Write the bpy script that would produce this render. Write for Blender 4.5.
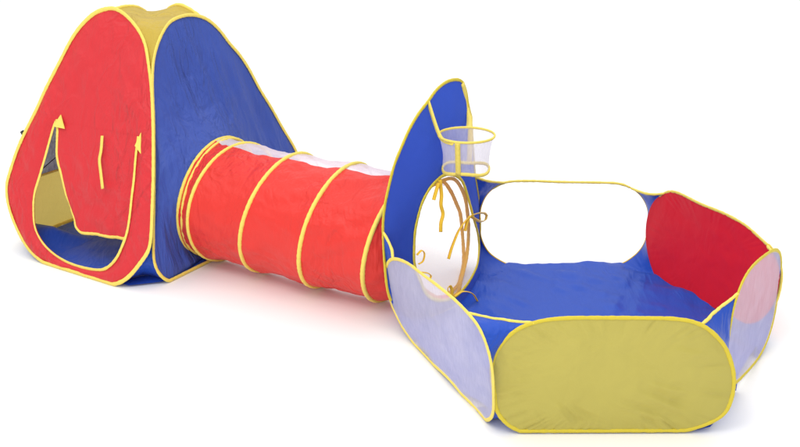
import bpy, bmesh, math, random
from mathutils import Vector, Matrix, noise

random.seed(7)
for o in list(bpy.data.objects):
    bpy.data.objects.remove(o)
scene = bpy.context.scene
COL = scene.collection

# ------------------------------------------------------------------ camera
cam_d = bpy.data.cameras.new("camera")
cam = bpy.data.objects.new("camera", cam_d)
COL.objects.link(cam)
cam_d.sensor_width = 36.0
cam_d.sensor_fit = 'HORIZONTAL'
cam_d.lens = 935.9746 / 800 * 36
cam_d.clip_end = 400
cam.matrix_world = (Matrix.Translation((0, 0, 1.8457)) @
                    Matrix.Rotation(math.pi / 2 - 0.371252, 4, 'X') @ Matrix.Rotation(-0.00609, 4, 'Z'))
scene.camera = cam

# ------------------------------------------------------------------ studio light
world = bpy.data.worlds.new("World")
scene.world = world
world.use_nodes = True
world.node_tree.nodes["Background"].inputs[0].default_value = (0.985, 0.99, 1.0, 1)
world.node_tree.nodes["Background"].inputs[1].default_value = 0.52

def softbox(name, loc, aim, size, energy, col=(1, 1, 1)):
    d = bpy.data.lights.new(name, 'AREA')
    d.shape = 'SQUARE'
    d.size = size
    d.energy = energy
    d.color = col
    o = bpy.data.objects.new(name, d)
    COL.objects.link(o)
    o.location = loc
    o.rotation_euler = (Vector(aim) - Vector(loc)).to_track_quat('-Z', 'Y').to_euler()
    return o

softbox("overhead_softbox", (0, 7, 8), (0, 7.001, 0), 26, 2180, (1, 0.995, 0.985))
softbox("key_softbox", (-1.6, 1.0, 4.6), (-0.1, 3.8, 0.3), 1.8, 50, (1, 0.985, 0.96))
softbox("added_front_fill", (-1.5, -2.2, 3.2), (0.1, 3.6, 0.3), 2.4, 80, (1, 0.99, 0.97))  # added fill from the camera side to brighten upright cloth, no known lamp
scene.view_settings.view_transform = 'Standard'
scene.view_settings.look = 'None'
scene.view_settings.exposure = 0.0
scene.view_settings.gamma = 1.0
scene.cycles.max_bounces = 10
scene.cycles.transparent_max_bounces = 16

D = {
'arch': [[0.5464,0.9547],[0.4565,0.962],[0.3631,0.9465],[0.2873,0.9162],[0.2027,0.8803],[0.13,0.8306],[0.0656,0.7612],[0.0269,0.7065],[-0.008,0.6236],[-0.0322,0.5456],[-0.0444,0.4507],[-0.04,0.2],[-0.01,0.1],[0.06,0.03],[0.2,0.012],[0.4,0.012],[0.6,0.015],[0.7,0.04],[0.75,0.1],[0.775,0.2],[0.75,0.32],[0.6683,0.4304],[0.6304,0.519],[0.6378,0.6286],[0.6472,0.7272],[0.6277,0.8043],[0.626,0.8761],[0.6019,0.9318]],
'hole': [[0.3191,0.6011],[0.2689,0.6014],[0.2003,0.5763],[0.1541,0.5368],[0.1274,0.4964],[0.0962,0.418],[0.083,0.3338],[0.0797,0.2791],[0.088,0.2341],[0.1017,0.1938],[0.1283,0.1215],[0.1766,0.0779],[0.2501,0.0573],[0.3045,0.0587],[0.3719,0.0735],[0.4607,0.0956],[0.555,0.115],[0.615,0.165],[0.5957,0.23],[0.526,0.3289],[0.4861,0.4129],[0.4609,0.4761],[0.4298,0.5395],[0.3786,0.5785]],
'red': [[0.0326,1.1951],[0.0911,1.1858],[0.1488,1.1635],[0.2265,1.1168],[0.2884,1.0565],[0.3392,0.957],[0.3781,0.8658],[0.4294,0.699],[0.4817,0.4903],[0.5069,0.3647],[0.5268,0.2601],[0.5273,0.1952],[0.4866,0.1285],[0.4377,0.0661],[0.3796,0.0232],[0.3052,0.001],[0.1985,-0.0078],[0.0874,-0.0102],[-0.0282,-0.0062],[-0.1656,0.0131],[-0.2646,0.0458],[-0.3575,0.107],[-0.4401,0.1834],[-0.4899,0.2521],[-0.5102,0.3165],[-0.5037,0.3634],[-0.4733,0.4856],[-0.4353,0.5767],[-0.3754,0.698],[-0.3383,0.7869],[-0.2674,0.9248],[-0.209,1.0362],[-0.1543,1.1048],[-0.0712,1.1676]],
'blue': [[0.1076,1.1592],[-0.0021,1.1463],[-0.0665,1.1053],[-0.122,1.0504],[-0.1648,0.9851],[-0.1954,0.909],[-0.2199,0.8226],[-0.2525,0.6917],[-0.3048,0.5187],[-0.3698,0.3254],[-0.4238,0.1762],[-0.4356,0.1178],[-0.4227,0.0598],[-0.386,0.0147],[-0.3403,-0.0075],[-0.2625,-0.0168],[-0.1644,-0.0156],[-0.03,-0.0215],[0.198,-0.0236],[0.4047,-0.0167],[0.5768,0.0345],[0.6817,0.1105],[0.7062,0.217],[0.7017,0.3451],[0.6207,0.5096],[0.5703,0.6173],[0.5076,0.7326],[0.4611,0.8397],[0.4105,0.9247],[0.3548,0.9898],[0.3147,1.0497],[0.2596,1.1058],[0.2,1.14]],
'opening': [[-0.2224,0.6559],[-0.2335,0.6219],[-0.2576,0.4784],[-0.2766,0.3793],[-0.2895,0.3135],[-0.283,0.2485],[-0.2491,0.1599],[-0.1813,0.1017],[-0.0905,0.0651],[0.0191,0.0449],[0.1473,0.043],[0.2507,0.0556],[0.2985,0.08],[0.3397,0.1282],[0.3651,0.195],[0.3774,0.2502],[0.3766,0.3205],[0.3689,0.4026],[0.3644,0.472],[0.3513,0.5752],[0.3457,0.6619]],
'flap': [[-0.2107,0.6222],[-0.1979,0.5448],[-0.1925,0.5017],[-0.1359,0.391],[-0.1143,0.3247],[-0.0733,0.262],[-0.0205,0.1973],[0.0243,0.1654],[0.114,0.1727],[0.237,0.1816],[0.3605,0.1904]],
'arrowl': [[-0.187,0.6922],[-0.2266,0.6336],[-0.1441,0.6332]],
'arrowr': [[0.3649,0.6819],[0.3412,0.6222],[0.3871,0.5938]],
'ribbon': [[0.1213,0.6364],[0.1301,0.5751],[0.13,0.5303],[0.1511,0.4798],[0.1829,0.4088]],
'F': [[0.3163,2.7377,0.1556],[0.3063,2.7378,0.2177],[0.3038,2.7378,0.2789],[0.3246,2.7377,0.3354],[0.3567,2.7375,0.38],[0.3885,2.7374,0.4076],[0.4239,2.7372,0.424],[0.4756,2.737,0.4384],[0.5536,2.7367,0.4453],[0.6678,2.7361,0.4456],[0.7821,2.7356,0.4443],[0.8803,2.7352,0.4421],[0.9465,2.7349,0.4326],[0.9889,2.7347,0.4159],[1.0249,2.7345,0.39],[1.0703,2.7343,0.3396],[1.0974,2.7342,0.2831],[1.113,2.7341,0.2373],[1.1203,2.7341,0.1833],[1.1165,2.7341,0.1272],[1.1015,2.7342,0.0795],[1.058,2.7344,0.0438],[0.9909,2.7347,0.0159],[0.9237,2.735,0.0021],[0.8209,2.7354,0.0005],[0.6835,2.7361,-0.001],[0.546,2.7367,-0.0004],[0.4669,2.737,-0.0001],[0.4178,2.7373,0.0082],[0.3718,2.7375,0.0326],[0.3395,2.7376,0.0687],[0.3208,2.7377,0.1085]],
'L': [[-0.0588,3.5226,0.2692],[-0.0453,3.4656,0.3344],[-0.0166,3.3815,0.3795],[0.0295,3.2624,0.4122],[0.0798,3.1424,0.4224],[0.1351,3.0107,0.4335],[0.1851,2.8934,0.4386],[0.2153,2.8257,0.4341],[0.2386,2.7753,0.4259],[0.2563,2.7398,0.4127],[0.2744,2.7111,0.38],[0.2907,2.694,0.329],[0.3017,2.6935,0.2668],[0.3082,2.7095,0.1885],[0.3132,2.7314,0.1047],[0.3105,2.7566,0.0566],[0.2984,2.8008,0.0158],[0.2761,2.8633,-0.0123],[0.2448,2.9329,-0.0063],[0.2121,2.9994,0.0164],[0.1707,3.0929,0.0208],[0.1231,3.2062,0.0111],[0.0706,3.3288,0.007],[0.0098,3.4578,0.0347],[-0.019,3.5098,0.071],[-0.044,3.5478,0.12],[-0.0579,3.551,0.1925]],
'B': [[0.4921,4.1469,0.4338],[0.609,4.1487,0.4399],[0.75,4.1509,0.4333],[0.9382,4.1538,0.4281],[1.0232,4.1551,0.4227],[1.0765,4.1559,0.4047],[1.1316,4.1568,0.3667],[1.1733,4.1574,0.2984],[1.1836,4.1576,0.2117],[1.1751,4.1574,0.1189],[1.1302,4.1567,0.0515],[1.0514,4.1555,0.0051],[0.847,4.1524,0.0057],[0.5998,4.1485,-0.0048],[0.5164,4.1473,0.0175],[0.4324,4.146,0.0738],[0.3895,4.1453,0.1498],[0.3803,4.1452,0.2269],[0.3829,4.1452,0.3131],[0.4185,4.1458,0.3876]],
'RB': [[1.1705,4.0525,0.3716],[1.1916,4.0095,0.4184],[1.2131,3.9657,0.4481],[1.2412,3.9086,0.4562],[1.2965,3.7958,0.4499],[1.36,3.6664,0.4522],[1.4105,3.5635,0.4413],[1.4455,3.4922,0.4166],[1.471,3.4404,0.394],[1.4918,3.3978,0.3581],[1.5036,3.3739,0.295],[1.4994,3.3824,0.1767],[1.473,3.4362,0.0683],[1.4309,3.522,0.015],[1.3718,3.6424,-0.0001],[1.2997,3.7894,-0.0017],[1.236,3.9192,-0.0029],[1.2021,3.9882,0.0063],[1.1768,4.0397,0.0656],[1.1591,4.0758,0.1528],[1.1539,4.0864,0.2398],[1.1588,4.0764,0.3136]],
'R': [[1.5141,3.393,0.212],[1.5132,3.3944,0.2976],[1.5047,3.3839,0.3475],[1.4893,3.3634,0.3875],[1.4669,3.3327,0.4202],[1.4369,3.2912,0.4467],[1.3971,3.2356,0.4675],[1.3256,3.1353,0.4877],[1.2539,3.0344,0.5002],[1.2134,2.9772,0.4978],[1.1823,2.9329,0.4853],[1.1584,2.8984,0.4631],[1.141,2.8728,0.4306],[1.1298,2.8557,0.3852],[1.1242,2.8451,0.3011],[1.1251,2.8438,0.2154],[1.1336,2.8542,0.1656],[1.149,2.8748,0.1256],[1.1714,2.9054,0.0928],[1.2014,2.9469,0.0664],[1.2412,3.0025,0.0455],[1.3127,3.1029,0.0253],[1.3844,3.2037,0.0128],[1.4249,3.2609,0.0153],[1.456,3.3052,0.0278],[1.4799,3.3397,0.0499],[1.4973,3.3653,0.0824],[1.5085,3.3824,0.1278]],
'ties': [[[0.1616,3.6803,0.5923],[0.1521,3.6643,0.5672],[0.1396,3.6443,0.5304]],[[0.1673,3.6891,0.6024],[0.1738,3.6802,0.5394],[0.1716,3.6689,0.4991],[0.1804,3.6694,0.4587],[0.1718,3.6543,0.4242],[0.1706,3.6467,0.3866]],[[0.3065,3.8276,0.3888],[0.3333,3.8871,0.3746],[0.3642,3.9847,0.3433],[0.4066,4.1858,0.2648],[0.4182,4.2019,0.2433],[0.4074,4.1842,0.2295],[0.3638,3.968,0.3083],[0.3332,3.8797,0.3546],[0.3065,3.8276,0.3888]],[[0.3065,3.8276,0.3888],[0.2913,3.794,0.3738],[0.2816,3.7692,0.3416]],[[0.3014,3.8171,0.3882],[0.2719,3.7626,0.3768],[0.2484,3.7245,0.355],[0.2279,3.6926,0.3174],[0.2167,3.6763,0.2919],[0.2057,3.6601,0.2572]],[[0.0695,3.5604,0.3193],[0.0889,3.5749,0.3333],[0.1011,3.5818,0.3158],[0.0948,3.5744,0.286],[0.0766,3.5615,0.2782]],[[0.0766,3.5586,0.2431],[0.1141,3.5824,0.2275],[0.1292,3.5915,0.2095],[0.1206,3.5841,0.1945]],[[0.2106,3.6466,0.0893],[0.2035,3.6433,0.1261],[0.2134,3.6531,0.1337],[0.2227,3.6599,0.1114],[0.223,3.6577,0.0838]],[[0.2297,3.6008,0.1088],[0.2658,3.6341,0.1162],[0.3136,3.6841,0.0816],[0.3438,3.7209,0.0209],[0.3589,3.7449,0.0065],[0.4045,3.8517,-0.0032]]],
'bands': [[[0.1801,3.8735,0.5356],[0.2237,3.9394,0.4708],[0.2607,4.0116,0.3729],[0.2822,4.0785,0.2986],[0.2966,4.1236,0.1798],[0.3059,4.1651,0.0849],[0.3047,4.1297,0.0267],[0.2781,3.9699,0.0157],[0.2557,3.8952,-0.023],[0.1761,3.7623,0.024],[0.1072,3.6972,0.0946],[0.0458,3.6573,0.1989],[0.0291,3.6578,0.3239],[0.0466,3.6892,0.4476],[0.0986,3.7566,0.5263]],[[0.2045,3.8423,0.5551],[0.2508,3.9209,0.5191],[0.2943,4.0086,0.4174],[0.3128,4.0472,0.3152],[0.3185,4.0494,0.2447],[0.3142,4.0011,0.1792],[0.2984,3.9238,0.1273],[0.2742,3.8493,0.0713],[0.2543,3.805,0.0227],[0.1733,3.7024,0.0529],[0.1058,3.6484,0.1177],[0.0453,3.613,0.2188],[0.0287,3.6133,0.3424],[0.046,3.6415,0.4657],[0.0972,3.7019,0.5455]]],
'hoopc': [0.2757,3.7192,0.7867],
'rings': [[-0.9064,4.3552,0.3,-0.4552,0.1426],[-0.8026,4.2672,0.3004,-0.6281,0.1472],[-0.5542,4.1179,0.3003,-0.5429,0.2383],[-0.2802,3.949,0.3001,-0.5206,0.2096],[0.0056,3.7984,0.3004,-0.5482,0.1978]],
'TC': [-1.3424,4.598,0.0],
'lba': [-0.03,3.53,0.0],
'lbd': [0.5452,0.8383,0.0],
'lbn': [0.8375,-0.5447,0.0436],
'lbu': [-0.0366,0.0238,0.999]}

# ------------------------------------------------------------------ materials
def mat_base(name):
    m = bpy.data.materials.new(name)
    m.use_nodes = True
    nt = m.node_tree
    nt.nodes.clear()
    out = nt.nodes.new("ShaderNodeOutputMaterial")
    return m, nt, out

def N(nt, typ, **kw):
    n = nt.nodes.new(typ)
    for k, v in kw.items():
        if k in n.inputs.keys():
            n.inputs[k].default_value = v
        else:
            setattr(n, k, v)
    return n

def fabric(name, col, trans=0.22, rough=0.40, crease=0.35, scale=5.0, seed=0.0, tint=None, spec=0.26, stretch=(1, 1, 1), rot=(0, 0, 0), crumple=0.05, sheen=.03):
    """thin crinkled nylon: creases in the bump, a little light comes through"""
    m, nt, out = mat_base(name)
    L = nt.links.new
    tc = N(nt, "ShaderNodeTexCoord")
    mp = N(nt, "ShaderNodeMapping")
    mp.inputs["Location"].default_value = (seed, seed * 1.7, seed * .6)
    mp.inputs["Scale"].default_value = stretch
    mp.inputs["Rotation"].default_value = rot
    L(tc.outputs["Object"], mp.inputs[0])
    n1 = N(nt, "ShaderNodeTexNoise", Scale=scale, Detail=4.0, Roughness=0.55, Distortion=0.9)
    n2 = N(nt, "ShaderNodeTexNoise", Scale=scale * 2.3, Detail=2.0, Roughness=0.5, Distortion=1.8)
    n3 = N(nt, "ShaderNodeTexNoise", Scale=420.0, Detail=1.0)
    vo = N(nt, "ShaderNodeTexVoronoi", feature='DISTANCE_TO_EDGE', Scale=scale * 1.3)
    ds = N(nt, "ShaderNodeTexNoise", Scale=scale * .8, Detail=2.0)
    mx = N(nt, "ShaderNodeMixRGB", blend_type='ADD', Fac=0.35)
    L(mp.outputs[0], ds.inputs["Vector"])
    L(mp.outputs[0], mx.inputs[1]); L(ds.outputs["Color"], mx.inputs[2])
    L(mx.outputs[0], vo.inputs["Vector"])
    for n in (n1, n2, n3):
        L(mp.outputs[0], n.inputs["Vector"])
    rid = N(nt, "ShaderNodeMapRange")
    rid.inputs[1].default_value = 0.0; rid.inputs[2].default_value = 0.10
    rid.inputs[3].default_value = 1.0; rid.inputs[4].default_value = 0.0
    L(vo.outputs["Distance"], rid.inputs[0])
    a = N(nt, "ShaderNodeMath", operation='MULTIPLY'); a.inputs[1].default_value = 0.45
    L(n2.outputs["Fac"], a.inputs[0])
    b = N(nt, "ShaderNodeMath", operation='ADD')
    L(n1.outputs["Fac"], b.inputs[0]); L(a.outputs[0], b.inputs[1])
    c = N(nt, "ShaderNodeMath", operation='MULTIPLY_ADD'); c.inputs[1].default_value = crumple
    L(rid.outputs[0], c.inputs[0]); L(b.outputs[0], c.inputs[2])
    pm = N(nt, "ShaderNodeTexNoise", Scale=scale * .35, Detail=1.0)
    L(mp.outputs[0], pm.inputs["Vector"])
    pr = N(nt, "ShaderNodeMapRange")
    pr.inputs[1].default_value = 0.38; pr.inputs[2].default_value = 0.66
    pr.inputs[3].default_value = crease * .35; pr.inputs[4].default_value = crease * 1.5
    L(pm.outputs["Fac"], pr.inputs[0])
    bump = N(nt, "ShaderNodeBump", Strength=crease, Distance=0.035)
    L(pr.outputs[0], bump.inputs["Strength"])
    L(c.outputs[0], bump.inputs["Height"])
    bump2 = N(nt, "ShaderNodeBump", Strength=0.12, Distance=0.002)
    L(n3.outputs["Fac"], bump2.inputs["Height"]); L(bump.outputs[0], bump2.inputs["Normal"])
    cr = N(nt, "ShaderNodeMixRGB", blend_type='MIX')
    cr.inputs[1].default_value = (*[x * .95 for x in col], 1)
    cr.inputs[2].default_value = (*[min(1, x * 1.04) for x in col], 1)
    L(n2.outputs["Fac"], cr.inputs[0])
    p = N(nt, "ShaderNodeBsdfPrincipled", Roughness=rough)
    p.inputs["Specular IOR Level"].default_value = spec
    p.inputs["Sheen Weight"].default_value = sheen
    L(cr.outputs[0], p.inputs["Base Color"]); L(bump2.outputs[0], p.inputs["Normal"])
    t = N(nt, "ShaderNodeBsdfTranslucent")
    t.inputs[0].default_value = (*(tint or col), 1)
    L(bump2.outputs[0], t.inputs["Normal"])
    ms = N(nt, "ShaderNodeMixShader", Fac=trans)
    L(p.outputs[0], ms.inputs[1]); L(t.outputs[0], ms.inputs[2])
    L(ms.outputs[0], out.inputs[0])
    return m

def netting(name, col, open_, streak=0.15):
    """fine knitted mesh: part open, part white thread, with faint vertical streaks"""
    m, nt, out = mat_base(name)
    L = nt.links.new
    tc = N(nt, "ShaderNodeTexCoord")
    mp = N(nt, "ShaderNodeMapping"); mp.inputs["Scale"].default_value = (150, 150, 14)
    L(tc.outputs["Object"], mp.inputs[0])
    n1 = N(nt, "ShaderNodeTexNoise", Scale=1.0, Detail=2.0)
    L(mp.outputs[0], n1.inputs["Vector"])
    n2 = N(nt, "ShaderNodeTexNoise", Scale=9.0, Detail=3.0, Distortion=1.0)
    L(tc.outputs["Object"], n2.inputs["Vector"])
    s = N(nt, "ShaderNodeMath", operation='ADD')
    L(n1.outputs["Fac"], s.inputs[0]); L(n2.outputs["Fac"], s.inputs[1])
    r = N(nt, "ShaderNodeMapRange")
    r.inputs[1].default_value = 0.6; r.inputs[2].default_value = 1.4
    r.inputs[3].default_value = 1 - open_ - streak / 2; r.inputs[4].default_value = 1 - open_ + streak / 2
    L(s.outputs[0], r.inputs[0])
    d = N(nt, "ShaderNodeBsdfDiffuse"); d.inputs[0].default_value = (*col, 1)
    t = N(nt, "ShaderNodeBsdfTranslucent"); t.inputs[0].default_value = (*col, 1)
    a = N(nt, "ShaderNodeMixShader", Fac=0.4)
    L(d.outputs[0], a.inputs[1]); L(t.outputs[0], a.inputs[2])
    tr = N(nt, "ShaderNodeBsdfTransparent")
    ms = N(nt, "ShaderNodeMixShader")
    L(r.outputs[0], ms.inputs[0]); L(tr.outputs[0], ms.inputs[1]); L(a.outputs[0], ms.inputs[2])
    L(ms.outputs[0], out.inputs[0])
    return m

RED_TENT = fabric("red_tent_nylon", (0.78, 0.045, 0.055), trans=.22, crease=.8, scale=5, stretch=(1, 1, .55), rot=(0, .5, 0), crumple=.13)
RED_FLAP = fabric("red_flap_nylon", (0.66, 0.03, 0.04), trans=.25, crease=.8, scale=9, seed=3)
RED_TUNNEL = fabric("red_tunnel_nylon", (0.74, 0.042, 0.033), trans=.08, crease=.8, scale=3.6, seed=5, stretch=(1.5, 1.5, .5), rot=(.3, -.7, 0), crumple=.06)
RED_PIT = fabric("red_pit_nylon", (0.72, 0.013, 0.028), trans=.2, crease=.12, scale=4, seed=8)
BLUE = fabric("blue_nylon", (0.055, 0.105, 0.46), trans=.2, crease=.9, scale=4.5, seed=1, stretch=(1.6, 1.6, .3), rot=(0, -.15, 0), crumple=.06)
BLUE_FLOOR = fabric("blue_floor_nylon", (0.018, 0.075, 0.46), trans=.05, crease=.6, scale=4, seed=2, stretch=(1.3, .5, 1), rot=(0, 0, .5), crumple=.06)
BLUE_ARCH = fabric("blue_arch_nylon", (0.045, 0.105, 0.58), trans=.38, crease=.22, scale=4, seed=4, spec=.08, sheen=0, rough=.7)
YELLOW = fabric("yellow_nylon", (0.68, 0.50, 0.075), trans=.3, crease=.4, scale=6, seed=6)
YELLOW_WALL = fabric("yellow_wall_nylon", (0.82, 0.64, 0.17), trans=.5, crease=.2, scale=5, seed=6)
YELLOW_PANEL = fabric("olive_yellow_nylon", (0.55, 0.475, 0.105), trans=.25, crease=.2, scale=4, seed=9)
TRIM = fabric("yellow_binding", (0.92, 0.74, 0.15), trans=.1, crease=.14, scale=22, seed=2, rough=.6, crumple=0)
TRIM_OLIVE = fabric("olive_yellow_binding", (0.72, 0.58, 0.05), trans=.1, crease=.14, scale=22, seed=3, rough=.6, crumple=0)
TIE = fabric("amber_ribbon", (0.97, 0.64, 0.05), trans=.2, crease=.2, scale=20, rough=.4)
NET = netting("lilac_net", (0.88, 0.84, 0.93), .42)
NET_SHEER = netting("sheer_white_net", (0.97, 0.97, 0.97), .93, .06)
NET_TUNNEL = netting("tunnel_net", (0.98, 0.97, 0.98), .93, .05)
NET_STRIP = netting("tunnel_top_net", (0.93, 0.87, 0.95), .25)
NET_TENT = netting("grey_tent_net", (0.12, 0.10, 0.145), .08)
NET_HOOP = netting("hoop_net", (0.9, 0.86, 0.93), .55)
SLEEVE = fabric("white_sleeve", (0.9, 0.88, 0.88), trans=.3, crease=.1)
TRIM_BACKLIT = fabric("backlit_yellow_binding", (0.98, 0.72, 0.26), trans=.6, crease=.14, scale=22, seed=2, rough=.6, crumple=0)  # yellow binding again, with its backlit amber glow put into the colour
BLACK = fabric("black_webbing", (0.02, 0.02, 0.02), trans=0, crease=.2)

m, nt, out = mat_base("white_studio_sheet")
p = N(nt, "ShaderNodeBsdfPrincipled", Roughness=0.7)
p.inputs["Base Color"].default_value = (0.9, 0.9, 0.9, 1)
p.inputs["Specular IOR Level"].default_value = 0.15
nz = N(nt, "ShaderNodeTexNoise", Scale=60.0)
bp = N(nt, "ShaderNodeBump", Strength=.03, Distance=.002)
nt.links.new(nz.outputs["Fac"], bp.inputs["Height"]); nt.links.new(bp.outputs[0], p.inputs["Normal"])
nt.links.new(p.outputs[0], out.inputs[0])
FLOOR_M = m

# ------------------------------------------------------------------ helpers
V = Vector

def mesh_obj(name, verts, faces, mat, parent=None, smooth=True):
    me = bpy.data.meshes.new(name)
    me.from_pydata([tuple(v) for v in verts], [], faces)
    bm = bmesh.new(); bm.from_mesh(me)
    bmesh.ops.remove_doubles(bm, verts=bm.verts, dist=1e-5)
    bmesh.ops.recalc_face_normals(bm, faces=bm.faces)
    for f in bm.faces:
        f.smooth = smooth
    bm.to_mesh(me); bm.free()
    me.materials.append(mat)
    o = bpy.data.objects.new(name, me)
    COL.objects.link(o)
    if parent:
        o.parent = parent
        pm = parent
        off = V((0, 0, 0))
        while pm:
            off += pm.location; pm = pm.parent
        me.transform(Matrix.Translation(-off))
    return o

def join(*parts):
    vs, fs = [], []
    for v, f in parts:
        k = len(vs)
        vs += list(v); fs += [tuple(i + k for i in q) for q in f]
    return vs, fs

def thing(name, label, cat, loc):
    o = bpy.data.objects.new(name, None)
    o.empty_display_size = .1
    COL.objects.link(o)
    o.location = loc
    o["label"] = label; o["category"] = cat
    return o

def spline(pts, n, closed=True):
    """Catmull-Rom through the points, then n points evenly spaced"""
    P = [V(p) for p in pts]; k = len(P); dense = []
    segs = k if closed else k - 1
    for i in range(segs):
        if closed:
            a, b, c, d = P[i - 1], P[i], P[(i + 1) % k], P[(i + 2) % k]
        else:
            a, b, c, d = P[max(i - 1, 0)], P[i], P[i + 1], P[min(i + 2, k - 1)]
        # centripetal-like tension for uneven spacing
        t1 = (c - a) * .5; t2 = (d - b) * .5
        l = (c - b).length
        if t1.length > l: t1 *= l / t1.length
        if t2.length > l: t2 *= l / t2.length
        for j in range(12):
            t = j / 12
            dense.append((2*t**3-3*t*t+1)*b + (t**3-2*t*t+t)*t1 + (-2*t**3+3*t*t)*c + (t**3-t*t)*t2)
    if not closed:
        dense.append(P[-1])
    return resample(dense, n, closed)

def resample(P, n, closed):
    Q = P + [P[0]] if closed else P
    cum = [0]
    for i in range(1, len(Q)):
        cum.append(cum[-1] + (Q[i] - Q[i - 1]).length)
    out = []; j = 0
    for i in range(n):
        s = cum[-1] * i / (n if closed else n - 1)
        while j < len(Q) - 2 and cum[j + 1] < s: j += 1
        l = cum[j + 1] - cum[j]
        out.append(Q[j].lerp(Q[j + 1], (s - cum[j]) / l if l > 1e-9 else 0))
    return out

def smooth_loop(P, it=2):
    for _ in range(it):
        P = [P[i - 1] * .25 + P[i] * .5 + P[(i + 1) % len(P)] * .25 for i in range(len(P))]
    return P

def clampz(P, z=.008):
    return [V((p.x, p.y, max(p.z, z))) for p in P]

def tube(P, r, closed=True, seg=8, flat=1.0, nrm=None, pucker=0.0, taper=False):
    """binding swept along P; flat<1 squeezes it along nrm; pucker ruffles it"""
    if pucker:
        m = 3 * len(P) if closed else 3 * len(P) - 2
        P = resample(list(P), m, closed)
    n = len(P); vs = []; fs = []
    up = None; run = 0.0
    for i, p in enumerate(P):
        if closed: t = P[(i + 1) % n] - P[i - 1]
        else: t = P[min(i + 1, n - 1)] - P[max(i - 1, 0)]
        t = t.normalized() if t.length > 1e-9 else V((0, 0, 1))
        if nrm is not None: a = V(nrm)
        elif up is not None: a = up
        else: a = V((0, 0, 1)) if abs(t.z) < .9 else V((1, 0, 0))
        a = (a - t * a.dot(t))
        a = a.normalized() if a.length > 1e-6 else t.orthogonal().normalized()
        up = a
        b = t.cross(a)
        if i: run += (p - P[i - 1]).length
        gate = max(0, min(1, .5 + 2.2 * noise.noise(p * 9)))
        q = 1 + pucker * (noise.noise(p * 55) * 1.3 + .6 * noise.noise(p * 140))
        rr = r * q * (math.sin(math.pi * min(1, .15 + i / (n - 1))) ** .3 if taper else 1)
        for k in range(seg):
            th = 2 * math.pi * k / seg
            r2 = rr * (1 + (.04 * gate * math.sin(run * 2 * math.pi / .024 + 2 * th) if pucker else 0))
            vs.append(p + a * math.cos(th) * r2 * flat + b * math.sin(th) * r2)
    for i in range(n if closed else n - 1):
        for k in range(seg):
            i2 = (i + 1) % n
            fs.append((i*seg + k, i*seg + (k+1) % seg, i2*seg + (k+1) % seg, i2*seg + k))
    if not closed:
        fs.append(tuple(range(seg))); fs.append(tuple(range((n-1)*seg, n*seg)))
    return vs, fs

def wr(p, s, seed=0):
    return noise.fractal(p * s + V((seed, seed * 2.3, -seed)), 1.0, 2.0, 3)

def ridge(p, folds):
    h = 0
    for x0, z0, x1, z1, w, a in folds:
        dx, dz = x1 - x0, z1 - z0; L = math.hypot(dx, dz)
        t = ((p.x - x0) * dx + (p.z - z0) * dz) / (L * L)
        d = ((p.x - x0) * -dz + (p.z - z0) * dx) / L
        if -.1 < t < 1.1:
            f = math.sin(math.pi * min(1, max(0, (t + .1) / 1.2)))
            h += a * f * (math.exp(-(d / w) ** 2) - .7 * math.exp(-((d - w * 1.6) / w) ** 2))
    return h

def fill(P, nrm, bulge=0.0, wrinkle=0.0, ws=5.0, rings=26, seed=0, pucker=0.0, folds=()):
    """cloth stretched inside the hoop P: belly, wrinkles, little gathers near the hem"""
    n = len(P); c = sum(P, V()) / n; nr = V(nrm).normalized()
    vs = [c + nr * (bulge + wrinkle * wr(c, ws, seed))]; fs = []
    for k in range(1, rings + 1):
        q = k / rings
        for i, p in enumerate(P):
            x = c.lerp(p, q)
            g = pucker * noise.noise(V((i * .55 / 1.0, seed, 0)) ) * math.exp(-((1 - q) / .22) ** 2) * (1 - q ** 12)
            vs.append(x + nr * (bulge * (1 - q * q) + wrinkle * wr(x, ws, seed) * (1 - q ** 6) + g + (ridge(x, folds) * (1 - q ** 8) if folds else 0)))
    for i in range(n):
        fs.append((0, 1 + i, 1 + (i + 1) % n))
    for k in range(rings - 1):
        for i in range(n):
            a = 1 + k * n; b = a + n
            fs.append((a + i, b + i, b + (i + 1) % n, a + (i + 1) % n))
    return vs, fs

def by_angle(P2, c, n):
    """loop of 2-D points re-sampled at n equal angles round c -> list of (index, frac)"""
    m = len(P2); ang = [math.atan2(p[1] - c[1], p[0] - c[0]) for p in P2]
    out = []
    for k in range(n):
        th = -math.pi + 2 * math.pi * (k + .5) / n
        best = None
        dx, dy = math.cos(th), math.sin(th)
        for i in range(m):
            a = P2[i]; b = P2[(i + 1) % m]
            ca = dx * (a[1] - c[1]) - dy * (a[0] - c[0])
            cb = dx * (b[1] - c[1]) - dy * (b[0] - c[0])
            if ca * cb <= 0 and abs(ca - cb) > 1e-12:
                f = ca / (ca - cb)
                x = a[0] + (b[0] - a[0]) * f - c[0]; y = a[1] + (b[1] - a[1]) * f - c[1]
                r = x * dx + y * dy
                if r > 0 and (best is None or r > best):
                    best = r
        out.append((c[0] + dx * (best or 0), c[1] + dy * (best or 0)))
    return out

def ribbon(P, w, wdir, th=.0015):
    """flat tape along P, its width along wdir"""
    n = len(P); vs = []; fs = []
    for i, p in enumerate(P):
        t = (P[min(i + 1, n - 1)] - P[max(i - 1, 0)]).normalized()
        d = V(wdir) - t * V(wdir).dot(t)
        d = d.normalized() if d.length > 1e-5 else t.orthogonal().normalized()
        nn = t.cross(d) * th
        vs += [p - d * w / 2 - nn, p + d * w / 2 - nn, p + d * w / 2 + nn, p - d * w / 2 + nn]
    for i in range(n - 1):
        for k in range(4):
            a = i * 4 + k; b = i * 4 + (k + 1) % 4
            fs.append((a, b, b + 4, a + 4))
    fs += [(0, 1, 2, 3), tuple(range(4*n - 4, 4*n))]
    return vs, fs

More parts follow.
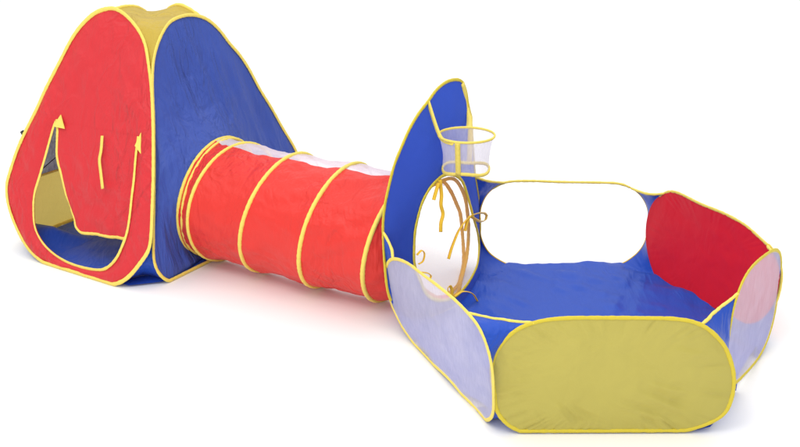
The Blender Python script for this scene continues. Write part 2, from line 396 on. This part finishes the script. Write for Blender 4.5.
def grid(rows):
    n = len(rows[0]); vs = [p for r in rows for p in r]; fs = []
    for j in range(len(rows) - 1):
        for i in range(n - 1):
            fs.append((j*n + i, j*n + i + 1, (j+1)*n + i + 1, (j+1)*n + i))
    return vs, fs

# ------------------------------------------------------------------ the surface it stands on
S = 60
fo = mesh_obj("floor", [(-S, -S, 0), (S, -S, 0), (S, S, 0), (-S, S, 0)], [(0, 1, 2, 3)], FLOOR_M)
fo["kind"] = "structure"
fo["label"] = "seamless white studio floor under the play set"

# ------------------------------------------------------------------ TENT
TH = math.radians(-32)
U = V((math.cos(TH), math.sin(TH), 0)); W = V((-math.sin(TH), math.cos(TH), 0)); ZZ = V((0, 0, 1))
TC = V(D['TC'])
def face_red(s, z, out=0):   # front wall, leans back
    return TC + U * s + W * (-.537 + .457 * z / 1.195 - out) + ZZ * z
def face_blue(s, z, out=0):  # tunnel side
    return TC + W * s + U * (.537 - .217 * z / 1.16 + out) + ZZ * z
def face_far(s, z, out=0):   # wall opposite the door
    return TC + U * (s + .07 * z) + W * (.70 - .42 * z / 1.17 + out) + ZZ * z
def face_left(s, z, out=0):  # wall opposite the tunnel
    return TC + W * (s + .06 * z / 1.16) + U * (-.50 + .35 * z / 1.16 - out) + ZZ * z

def loop2(pts, n=220, zmin=.010):
    return [(p.x, max(p.y, zmin)) for p in smooth_loop(spline([(a, b, 0) for a, b in pts], n), 2)]
red2 = loop2(D['red']); blue2 = loop2(D['blue'])
far2 = [(s * .79, z * .98) for s, z in red2]
left2 = [(s * (.80 + .24 * min(1, z / .4) if s < 0 else 1), z) for s, z in blue2]

tent = thing("play_tent", "pop-up play tent with red door side and blue tunnel side under a yellow peak", "play tent", TC + W * .1)

def annulus(outer2, inner2, c, n, f, rings=22):
    A = by_angle(outer2, c, n); B = by_angle(inner2, c, n)
    vs = []; fs = []
    for k in range(rings + 1):
        q = k / rings
        for i in range(n):
            vs.append(f(B[i][0] + (A[i][0] - B[i][0]) * q, B[i][1] + (A[i][1] - B[i][1]) * q, q, i))
    for k in range(rings):
        for i in range(n):
            a = k * n; b = a + n
            fs.append((a + i, a + (i + 1) % n, b + (i + 1) % n, b + i))
    return vs, fs

# red door wall: hoop, doorway and the part-rolled door curtain
op2 = [(p.x, max(p.y, .02)) for p in spline([(a, b, 0) for a, b in D['opening']], 120, False)]
oc = (sum(p[0] for p in op2) / len(op2), .42)
def redf(s, z, q, i):
    p = face_red(s, z)
    e = q * (1 - q) * 4 * min(1, q * 2.5)
    return p - W * (e * (.012 + .016 * wr(p, 4, 1)) + .005 * wr(p, 13, 4) * min(1, e * 2))
mesh_obj("door_wall", *annulus(red2, op2 + [(op2[-1][0] * .5 + op2[0][0] * .5, op2[0][1] * .5 + op2[-1][1] * .5)], oc, 300, redf, 30), RED_TENT, tent)
hoop_red = [face_red(s, z, .006) for s, z in red2]
tr = mesh_obj("door_wall_binding", *tube(hoop_red, .0100, pucker=.10, flat=.45, nrm=W), TRIM, tent)
mesh_obj("doorway_binding", *tube([face_red(s, z, .008) for s, z in op2], .0075, False, pucker=.14, flat=.3, nrm=W), TRIM, tent)
# curtain hangs inside the doorway from the line between the two arrow tips
fl = spline([(a, b, 0) for a, b in D['flap']], 60, False)
for _ in range(3):
    fl = [fl[0]] + [fl[i-1] * .25 + fl[i] * .5 + fl[i+1] * .25 for i in range(1, 59)] + [fl[-1]]
topL = V((op2[0][0] - .006, op2[0][1] + .006, 0)); topR = V((op2[-1][0] + .006, op2[-1][1] + .006, 0))
k_c = max(range(60), key=lambda i: -fl[i].y - .0 * i if fl[i].x < fl[0].x + .13 else -9)
left_e = resample(fl[:k_c + 1], 40, False)
bot_e = resample(fl[k_c:], 40, False)
right_e = resample([topR, fl[-1].lerp(topR, .5) + V((.008, 0, 0)), fl[-1]], 40, False)
top_e = [topL.lerp(topR, i / 39) for i in range(40)]
left_e = [topL] + left_e[1:]
rows = []
for j in range(40):
    v = j / 39; row = []
    for i in range(40):
        h = i / 39
        a = left_e[j] * (1 - h) + right_e[j] * h + top_e[i] * (1 - v) + bot_e[i] * v \
            - (topL * (1-h) * (1-v) + topR * h * (1-v) + fl[k_c] * (1-h) * v + fl[-1] * h * v)
        p = face_red(a.x, a.y, 0)
        p += W * (.0008 + .045 * v * v) + W * (.016 * wr(p, 5, 2) + .008 * wr(p, 14, 5)) * min(1, v * v * 5) * (.25 + .75 * min(1, h * 5))
        row.append(p)
    rows.append(row)
flap = mesh_obj("door_curtain", *grid(rows), RED_TENT, tent)
edge = [r[0] for r in rows] + rows[-1][1:]
mesh_obj("curtain_binding", *tube(spline(edge, 110, False), .008, False, pucker=.15, flat=.5, nrm=W), TRIM, flap)
for key in ('arrowl', 'arrowr'):
    pts = [face_red(a, b, .016) for a, b in D[key]]
    bk = [p + W * .004 for p in pts]
    mesh_obj("zip_arrow", pts + bk, [(0, 1, 2), (3, 5, 4), (0, 3, 4, 1), (1, 4, 5, 2), (2, 5, 3, 0)], TRIM, tent, False)
mesh_obj("curtain_ribbon", *ribbon([face_red(a.x, a.y, .016) for a in spline([(x, y, 0) for x, y in D['ribbon']], 24, False)], .017, U), TRIM, tent)

# tunnel rings as fitted
def ring_pts(r, n=120, k=0.30):
    x, y, z, na, ntl = r
    d = V((math.cos(na), math.sin(na), 0)); nn = V((-math.sin(na), math.cos(na), 0))
    up = ZZ * math.cos(ntl) + d * math.sin(ntl)
    return [V((x, y, z)) + nn * k * math.cos(2*math.pi*i/n) + up * k * math.sin(2*math.pi*i/n) for i in range(n)]
RG = D['rings']

# blue wall with a collar pulled out to the tunnel mouth
NA = 240
rA = clampz(ring_pts(RG[0], NA, .292), .012)
rA2 = [((p - TC).dot(W), p.z) for p in rA]
cA = (sum(p[0] for p in rA2) / NA, .30)
inner = by_angle(rA2, cA, NA); outer = by_angle(blue2, cA, NA)
def out_of_plane(s, z):   # how far ring A stands off the wall plane at this height
    best = min(range(NA), key=lambda i: (rA2[i][0] - s) ** 2 + (rA2[i][1] - z) ** 2)
    return (rA[best] - TC).dot(U) - (.537 - .217 * rA[best].z / 1.16)
offs = [out_of_plane(*p) for p in inner]
vs = []; fs = []; RINGS = 34
for k in range(RINGS + 1):
    q = k / RINGS
    for i in range(NA):
        s = inner[i][0] + (outer[i][0] - inner[i][0]) * q
        z = inner[i][1] + (outer[i][1] - inner[i][1]) * q
        dist = q * math.hypot(outer[i][0] - inner[i][0], outer[i][1] - inner[i][1])
        p = face_blue(s, z, offs[i] * math.exp(-(dist / .10) ** 1.3) * (1 if q < 1 else 0))
        e = q * (1 - q) * 4
        fold = .018 * noise.noise(V((s * 11 + z * 2.0, z * 1.6, 7))) + .008 * noise.noise(V((s * 27 + z * 5, z * 3, 2)))
        p += U * e * (.015 + .016 * wr(p, 3.5, 3) + fold)
        vs.append(V((p.x, p.y, max(p.z, .006))))
for k in range(RINGS):
    for i in range(NA):
        a = k * NA; b = a + NA
        fs.append((a + i, a + (i + 1) % NA, b + (i + 1) % NA, b + i))
mesh_obj("tunnel_wall", vs, fs, BLUE, tent)
hoop_blue = [face_blue(s, z, .006) for s, z in blue2]
mesh_obj("tunnel_wall_binding", *tube(hoop_blue, .0085, pucker=.10, flat=.5, nrm=U), TRIM, tent)

# the two far walls: yellow below, netted window above
hoop_far = [face_far(s, z) for s, z in far2]
hoop_left = [face_left(s, z) for s, z in left2]
def far_wall(loop, f, nrm, name, zs=.35):
    cx = sum(p[0] for p in loop) / len(loop)
    lo = [(s, min(z, zs)) for s, z in loop]
    hi = [(s, max(z, zs)) for s, z in loop]
    w = mesh_obj(name, *fill([f(s, z) for s, z in lo], nrm, .01, .012, 4, seed=3), YELLOW_WALL, tent)
    win = mesh_obj("net_window", *fill([f(s, z) for s, z in hi if z > zs + .001 or True], nrm, .008, .008, 4, seed=5), NET_TENT, w)
    xs = [s for s, z in loop if abs(z - zs) < .03]
    mesh_obj("window_seam", *tube([f(min(xs) + (max(xs) - min(xs)) * i / 30, zs, -.004) for i in range(31)], .006, False), TRIM, w)
far_wall(far2, face_far, W, "far_wall")
far_wall(left2, face_left, -U, "far_wall")
mesh_obj("far_wall_binding", *tube(hoop_far, .009, pucker=.16), TRIM, tent)
mesh_obj("far_wall_binding", *tube(hoop_left, .009, pucker=.16), TRIM, tent)

def chain(loop2, f, side, n=44):
    """one side of an arch from its top to its foot"""
    top = max(range(len(loop2)), key=lambda i: loop2[i][1])
    zmax = loop2[top][1]
    s0 = loop2[top][0]
    out = []
    for j in range(n):
        fr = .5 - .5 * math.cos(math.pi * j / (n - 1))
        z = zmax + (.012 - zmax) * fr
        best = None
        for i in range(len(loop2)):
            a, b = loop2[i], loop2[(i + 1) % len(loop2)]
            if (a[1] - z) * (b[1] - z) <= 0 and a[1] != b[1]:
                s = a[0] + (b[0] - a[0]) * (z - a[1]) / (b[1] - a[1])
                if (s - s0) * side >= -.02 and (best is None or (s - best) * side > 0):
                    best = s
        if j == 0 or best is None: best = s0 if j == 0 else out_s
        out_s = best
        out.append(f(best, z))
    return out

def corner(A, B, center, name_hi, name_lo, cut=35, sag=.02, low_in=.22):
    n = len(A); rows = []
    for j in range(n):
        row = []
        for i in range(9):
            h = i / 8
            p = A[j].lerp(B[j], h)
            w = (A[j] - B[j]).length
            inn = (center - p); inn.z = 0; inn = inn.normalized() if inn.length > 1e-4 else V((0, 0, 0))
            e = 4 * h * (1 - h)
            p = p + inn * e * (sag * min(1, w / .2) + .012 * wr(p, 8, 4) * min(1, w / .1))
            p.z -= e * .03 * min(1, w / .3) if j < 6 else 0
            p = p + inn * e * (.22 * w * (low_in / .22) if j > cut else 0)
            p.z = max(p.z, .006)
            row.append(p)
        rows.append(row)
    mesh_obj(name_hi, *grid(rows[:cut + 1]), YELLOW, tent)
    mesh_obj(name_lo, *grid(rows[cut:]), BLUE_FLOOR, tent)
    return [r for r in rows[0]]
ctr = TC + W * .1
rr_ = chain(red2, face_red, 1); rl_ = chain(red2, face_red, -1)
br_ = chain(blue2, face_blue, 1); bl_ = chain(blue2, face_blue, -1)
fr_ = chain(far2, face_far, 1); fl_ = chain(far2, face_far, -1)
lr_ = chain(left2, face_left, 1); ll_ = chain(left2, face_left, -1)
e1 = corner(rr_, bl_, ctr, "roof_gusset", "corner_gusset", 28)
e2 = corner(br_, fr_, ctr, "roof_gusset", "corner_gusset")
e3 = corner(fl_, lr_, ctr, "roof_gusset", "corner_gusset")
e4 = corner(ll_, rl_, ctr, "roof_gusset", "corner_gusset", low_in=.6)
peak = e1 + e2[1:] + e3[1:] + e4[1:-1]
mesh_obj("peak_panel", *fill(peak, ZZ, -.02, .006, 8, 10), YELLOW, tent)
base = [face_red(s, .012) for s, z in sorted(red2) if z < .06] + [face_blue(s, .012) for s, z in sorted(blue2) if z < .06] + \
       [face_far(s, .012) for s, z in sorted(far2, reverse=True) if z < .06] + [face_left(s, .012) for s, z in sorted(left2, reverse=True) if z < .06]
cb_ = sum(base, V()) / len(base)
base = [cb_.lerp(p, .95 if (p - cb_).dot(U) < 0 else .97) for p in base]
mesh_obj("groundsheet", *fill(base, ZZ, .0, .006, 6, 24, 2), BLUE_FLOOR, tent)
tb = face_red(-.428, .575, -.004)
mesh_obj("side_tab", *ribbon([tb, tb - U * .02 - W * .01, tb - U * .035 - W * .012 - ZZ * .01], .022, ZZ), BLACK, tent)

# ------------------------------------------------------------------ BALL PIT helpers for the arched wall (needed by the tunnel mouth)
LA, LD, LN, LU = V(D['lba']), V(D['lbd']), V(D['lbn']), V(D['lbu'])
def arch_at(s, z, lift=0):
    q = min(1, max(0, (s + .05) / .82))
    b = .14 * math.sin(math.pi * q) * min(1, max(0, 1 - (z / 1.05) ** 2))
    return LA + LD * s + LU * z + LN * (b + lift)
hole2 = [(p.x, p.y) for p in smooth_loop(spline([(a, b, 0) for a, b in D['hole']], NA), 4)]
hc = (sum(p[0] for p in hole2) / NA, sum(p[1] for p in hole2) / NA)

# ------------------------------------------------------------------ TUNNEL
tunnel = thing("play_tunnel", "red crawl tunnel with yellow rings and a white net side joining tent and ball pit", "play tunnel",
               (RG[2][0], RG[2][1], 0))
loops = [clampz(ring_pts(r, 120), .010) for r in RG]
# the mouth at the pit: follow the hole of the arched wall, sorted round from the back side
last = []
for i in range(120):
    th = 2 * math.pi * i / 120
    # ring angle 0 = far side; in the arch (s,z) the far side is +s
    P2 = (hc[0] + .255 * math.cos(th), hc[1] + .272 * math.sin(th))
    last.append(P2)
hole_al = by_angle(hole2, hc, 120)          # starts at angle -pi
hole_al = [hole_al[(i + 60) % 120] for i in range(120)]
loops.append(clampz([arch_at(a, b, -.012) for a, b in hole_al], .012))
SUB = 14
sect = []
for k in range(len(loops) - 1):
    for j in range(SUB):
        t = j / SUB
        row = []
        ca = sum(loops[k], V()) / 120; cb = sum(loops[k + 1], V()) / 120
        c = ca.lerp(cb, t)
        for i in range(120):
            p = loops[k][i].lerp(loops[k + 1][i], t)
            e = 4 * t * (1 - t)
            rad = (p - c)
            L_ = (cb - ca).length
            rad = rad.normalized()
            th = 2 * math.pi * i / 120
            f = -.014 * e * min(1, L_ / .3) + .010 * wr(p, 6, 2) * min(1, e * 2) + \
                .009 * noise.noise(V((th * 5 + t * 3, k * 3 + t * 1.2, 1))) * min(1, e * 3) + .005 * noise.noise(V((th * 13 - t * 5, k * 5 + t * 2.2, 4))) * min(1, e * 3)
            p = p + rad * f
            p.z = max(p.z, .008)
            row.append(p)
        sect.append(row)
sect.append(loops[-1])
def arc(i0, i1):
    idx = [i % 120 for i in range(i0, i1 + 1)]
    return grid([[r[i] for i in idx] for r in sect])
mesh_obj("red_side", *arc(32, 87), RED_TUNNEL, tunnel)
CUTROW = 4 * SUB + 5
def arc_rows(i0, i1, r0, r1):
    idx = [i % 120 for i in range(i0, i1 + 1)]
    return grid([[r[i] for i in idx] for r in sect[r0:r1]])
mesh_obj("net_strip", *arc_rows(15, 32, 0, CUTROW + 1), NET_STRIP, tunnel)
mesh_obj("net_side", *join(arc(87, 15 + 120), arc_rows(15, 32, CUTROW, len(sect))), NET_TUNNEL, tunnel)
for k, r in enumerate(RG):
    R_ = clampz(ring_pts(r, 160, .299), .012)
    d = V((math.cos(r[3]), math.sin(r[3]), 0))
    if k in (0, 1):
        mesh_obj("ring", *tube(R_, .0088, seg=10, pucker=.10, flat=1), TRIM, tunnel)
    else:   # tape sewn to the red side; over the net side the hoop runs in a thin white sleeve
        mesh_obj("ring", *tube(R_[24:124], .0100, False, seg=10, pucker=.08, flat=1), TRIM, tunnel)
        if k < 4: mesh_obj("ring_sleeve", *tube(R_[123:] + R_[:25], .0022, False), SLEEVE, tunnel)
R_ = clampz(ring_pts((RG[0][0] + .022, RG[0][1] - .013, .3, RG[0][3], RG[0][4]), 160, .298), .012)
mesh_obj("ring", *tube(R_, .0075, pucker=.1), TRIM, tunnel)
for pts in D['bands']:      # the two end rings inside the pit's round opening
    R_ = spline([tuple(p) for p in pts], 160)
    mesh_obj("ring", *tube(clampz(R_, .014), .0085, pucker=.12), TRIM_BACKLIT, tunnel)

# ------------------------------------------------------------------ BALL PIT
pit = thing("ball_pit", "six-sided fold-up ball pit with yellow front panel, tall blue arch and net hoop", "ball pit", (.72, 3.4, 0))
HP = {}
for k in ('F', 'L', 'B', 'RB', 'R'):
    HP[k] = clampz(smooth_loop(spline(D[k], 240), 3), .012)
arch2 = [(p.x, max(p.y, .012)) for p in smooth_loop(spline([(a, b, 0) for a, b in D['arch']], 300), 3)]
HP['LB'] = [arch_at(a, b) for a, b in arch2]
def pn(P):
    n = V()
    c = sum(P, V()) / len(P)
    for i in range(len(P)):
        n += (P[i] - c).cross(P[(i + 1) % len(P)] - c)
    n.normalize()
    pc = V((.72, 3.4, .22))
    return n if n.dot(c - pc) > 0 else -n
NR = {k: pn(P) for k, P in HP.items()}
FOLDS = [(.80, .17, 1.0, .07, .014, .009), (.72, .13, .93, .045, .012, .007), (.84, .20, .97, .16, .011, .006), (.52, .13, .60, .03, .011, .007),
         (.56, .12, .66, .03, .010, .006), (.44, .10, .49, .03, .010, .005), (.33, .24, .44, .27, .008, .004), (.32, .20, .43, .21, .008, .004),
         (.33, .16, .42, .15, .008, .004), (.34, .29, .46, .34, .008, .004), (1.02, .36, 1.07, .28, .008, .005), (.90, .33, 1.02, .30, .012, .004),
         (.60, .08, .72, .02, .010, .006), (.78, .09, .86, .02, .010, .005)]
PART = dict(F=("front_panel", YELLOW_PANEL, .012, .013, TRIM_OLIVE), L=("net_panel", NET, .01, .006, TRIM), R=("net_panel", NET, .006, .004, TRIM_OLIVE),
            RB=("red_panel", RED_PIT, .01, .004, TRIM), B=("sheer_panel", NET_SHEER, .0, .004, TRIM))
for k, (nm, mt, bu, wk, tm) in PART.items():
    pnl = mesh_obj(nm, *fill(HP[k], NR[k], bu, wk, 6, 60 if k == 'F' else 28, seed=len(k) + ord(k[0]) % 7, pucker=.014 if k == 'F' else .003, folds=FOLDS if k == 'F' else ()), mt, pit)
    rad = {'F': .0076, 'L': .0074, 'R': .0072, 'RB': .0068, 'B': .0062}[k]
    if k == 'B':    # full tape along the top, only a thin hem where the net meets the blue cloth
        top = [p for p in HP[k] if p.z > .40]
        top.sort(key=lambda p: p.x)
        mesh_obj("hoop_binding", *tube(top, rad, False, pucker=.18), tm, pnl)
        mesh_obj("net_hem", *tube(HP[k], .0032), TIE, pnl)
    elif k == 'RB':   # sewn on the outside: from inside only its upper edge shows
        path = [p + NR[k] * (.010 if p.z < .40 else .003) for p in HP[k]]
        mesh_obj("hoop_binding", *tube(path, rad, pucker=.12, seg=8, flat=.55, nrm=NR[k]), tm, pnl)
    else:
        mesh_obj("hoop_binding", *tube(HP[k], rad, pucker=.12, seg=8, flat=.55, nrm=NR[k]), tm, pnl)

# tall arched wall with the round tunnel opening
def archf(s, z, q, i):
    p = arch_at(s, z)
    e = q * (1 - q) * 4
    return p + LN * e * (.008 * wr(p, 4, 5))
aw = mesh_obj("arch_wall", *annulus(arch2, hole2, hc, 300, archf, 34), BLUE_ARCH, pit)
i0 = min(range(300), key=lambda i: abs(arch2[i][1] - .14) + (9 if arch2[i][0] > .3 else 0))
i1 = min(range(300), key=lambda i: abs(arch2[i][1] - .14) + (9 if arch2[i][0] < .3 else 0))
AB = HP['LB'][i1:] + HP['LB'][:i0 + 1]
mesh_obj("hoop_binding", *tube(AB, .0075, False, pucker=.1, flat=.6, nrm=LN), TRIM_OLIVE, aw)
mesh_obj("opening_binding", *tube([arch_at(a, b, .004) for a, b in hole2], .0078, pucker=.12, flat=.5, nrm=LN), TRIM_OLIVE, aw)

# corner gussets
def side_arc(P, d, sgn, zcap=.46, n=26, depth=.17):
    c = sum(P, V()) / len(P); d = V(d).normalized() * sgn
    ext = max((p - c).dot(d) for p in P)
    Q = [p for p in P if (p - c).dot(d) > ext - (depth if p.z > .22 else .20) and p.z <= zcap]
    zt = max(p.z for p in Q); zb = min(p.z for p in Q)
    out = []
    for j in range(n):
        z = zb + (zt - zb) * (.5 - .5 * math.cos(math.pi * j / (n - 1)))
        best = None
        for i in range(len(P)):
            a, b = P[i], P[(i + 1) % len(P)]
            if (a.z - z) * (b.z - z) <= 0 and abs(a.z - b.z) > 1e-9:
                x = a.lerp(b, (z - a.z) / (b.z - a.z))
                if best is None or (x - best).dot(d) > 0: best = x
        if j == 0: best = min(Q, key=lambda p: p.z * 10 + (p - c).dot(d))
        if j == n - 1: best = min(Q, key=lambda p: -p.z * 10 + (p - c).dot(d))
        out.append(best if best is not None else out[-1])
    return out
dirs = dict(L=(.398, -.917, 0), F=(1, 0, 0), R=(.5, .86, 0), RB=(.44, -.898, 0), B=(1, 0, 0), LB=tuple(LD))
pairs = [('L', 1, 'F', -1), ('F', 1, 'R', -1), ('R', 1, 'RB', 1), ('RB', -1, 'B', 1), ('B', -1, 'LB', 1), ('LB', -1, 'L', -1)]
foot = {}
DEP = {('RB', 'B'): .10, ('R', 'RB'): .09}
for a, sa, b, sb in pairs:
    A = side_arc(HP[a], dirs[a], sa, .46 if a != 'LB' else .45, depth=DEP.get((a, b), .14)); B = side_arc(HP[b], dirs[b], sb, .46 if b != 'LB' else .53, depth=DEP.get((a, b), .14))
    rows = []
    for j in range(26):
        row = []
        for i in range(9):
            h = i / 8; p = A[j].lerp(B[j], h); w = (A[j] - B[j]).length; e = 4 * h * (1 - h)
            inn = V((.72, 3.4, 0)) - p; inn.z = 0; inn.normalize()
            p += inn * e * ((.05 if j > 12 else {'LF': .30, 'LBL': .30, 'FR': .16}.get(a + b, .06)) * w + .010 * wr(p, 14, 3) * min(1, w / .06))
            p.z = max(.008, p.z - e * .05 * w * (1 if j > 16 else -.2))
            row.append(p)
        rows.append(row)
    rows = [[V((p.x, p.y, .006)) for p in rows[0]]] + rows
    g = mesh_obj("corner_gusset", *grid(rows), BLUE_FLOOR, pit)
    mesh_obj("gusset_binding", *tube(spline(rows[-1], 30, False), .0058, False, pucker=.15), TRIM, g)
    foot[(a, b)] = rows[0]

# blue floor sheet
def low(P, d, sgn_order, zc=.05):
    c = sum(P, V()) / len(P); d = V(d)
    Q = sorted([p for p in P if p.z < zc], key=lambda p: (p - c).dot(d) * sgn_order)
    out = []
    for p in Q:
        if not out or (p - out[-1]).length > .01: out.append(p)
    return out
loop = low(HP['F'], dirs['F'], 1) + spline([(1.085, 2.765, 0), (1.135, 2.87, 0), (1.205, 2.98, 0), (1.30, 3.125, 0), (1.46, 3.36, 0)], 21, False) + low(HP['RB'], dirs['RB'], -1) + low(HP['B'], dirs['B'], -1) + \
       low(HP['LB'], dirs['LB'], -1) + low(HP['L'], dirs['L'], 1)
FLC = V((.31, 2.78, 0))
loop = [V((.72, 3.4, .012)).lerp(V((p.x, p.y, .012)), 1.0 - .07 * math.exp(-(V((p.x - FLC.x, p.y - FLC.y, 0)).length / .16) ** 2) - .06 * math.exp(-(V((p.x + .03, p.y - 3.48, 0)).length / .12) ** 2)) for p in resample(loop, 240, True)]
vs, fs = fill(loop, ZZ, 0, 0, rings=40)
vs2 = []
for v in vs:
    r = (v - V((.72, 3.4, 0))).length
    z = .014 + max(0, .020 * wr(v, 4.0, 1) + .006 * noise.noise(V((v.x * 22 - v.y * 9, v.y * 5, 8))) + .013 * noise.noise(V((v.x * 9 + v.y * 14, v.y * 2 - v.x, 3))) + .004)
    vs2.append(V((v.x, v.y, z)))
mesh_obj("floor_sheet", vs2, fs, BLUE_FLOOR, pit)

# tie ribbons round the opening
for k, r in enumerate(D['ties']):
    P = spline([tuple(p) for p in r], 40, False)
    if k < 5:
        mesh_obj("tie_ribbon", *ribbon(P, .015 if k < 2 else .013, (1, 0, .35) if k < 2 or k == 3 else (.75, -.2, .55)), TIE, aw)
    else:
        mesh_obj("tie_ribbon", *tube(P, .0068, False, flat=.35), TIE, aw)

# net hoop on the arch
hcn = V(D['hoopc'])
hoop = mesh_obj("basketball_hoop", *tube([hcn + V((.116 * math.cos(t), .116 * math.sin(t), 0)) for t in [2*math.pi*i/90 for i in range(90)]], .0044, flat=1.25, seg=10, pucker=.06, nrm=ZZ), TRIM, pit)
rows = []
for j in range(20):
    v = j / 19; row = []
    for i in range(91):
        t = 2 * math.pi * (i % 90) / 90
        r = .113 - .018 * v - .006 * math.sin(math.pi * v) + .004 * noise.noise(V((math.cos(t) * 3, math.sin(t) * 3, v * 3))) * v
        row.append(hcn + V((r * math.cos(t), r * math.sin(t), -.145 * v)))
    rows.append(row)
mesh_obj("net", *grid(rows), NET_HOOP, hoop)
bt = [hcn + V((.097 * math.cos(t), .097 * math.sin(t), -.145 + .006 * math.sin(3 * t + .5))) for t in [2*math.pi*i/90 for i in range(90)]]
mesh_obj("hem_tape", *tube(bt, .0050, flat=1.5, seg=8, pucker=.1, nrm=ZZ), TRIM, hoop)
for t in (-1.95, 1.35):
    c_, s_ = math.cos(t), math.sin(t)
    P = [hcn + V(((.118 - .018 * v) * c_, (.118 - .018 * v) * s_, -.145 * v)) for v in [i / 12 for i in range(13)]]
    mesh_obj("strap", *ribbon(P, .022, (-s_, c_, 0)), TRIM, hoop)
sA = HP['LB'][min(range(300), key=lambda i: (arch2[i][0] - .287) ** 2 + (arch2[i][1] - .916) ** 2)]
P = [sA, hcn + V((-.108, -.03, .0)), hcn + V((-.06, -.104, -.008))]
mesh_obj("strap", *ribbon(spline(P, 24, False), .016, V((.6, -.3, .3))), TRIM, hoop)
sB = HP['LB'][min(range(300), key=lambda i: (arch2[i][0] - .64) ** 2 + (arch2[i][1] - .80) ** 2)]
sC = HP['LB'][min(range(300), key=lambda i: (arch2[i][0] - .60) ** 2 + (arch2[i][1] - .93) ** 2)]
P = [sC - LD * .01 + LN * .006, sB - LD * .012 + LN * .008, hcn + V((.02, .118, .0))]
mesh_obj("strap", *ribbon(spline(P, 24, False), .026, LD), TRIM, hoop)
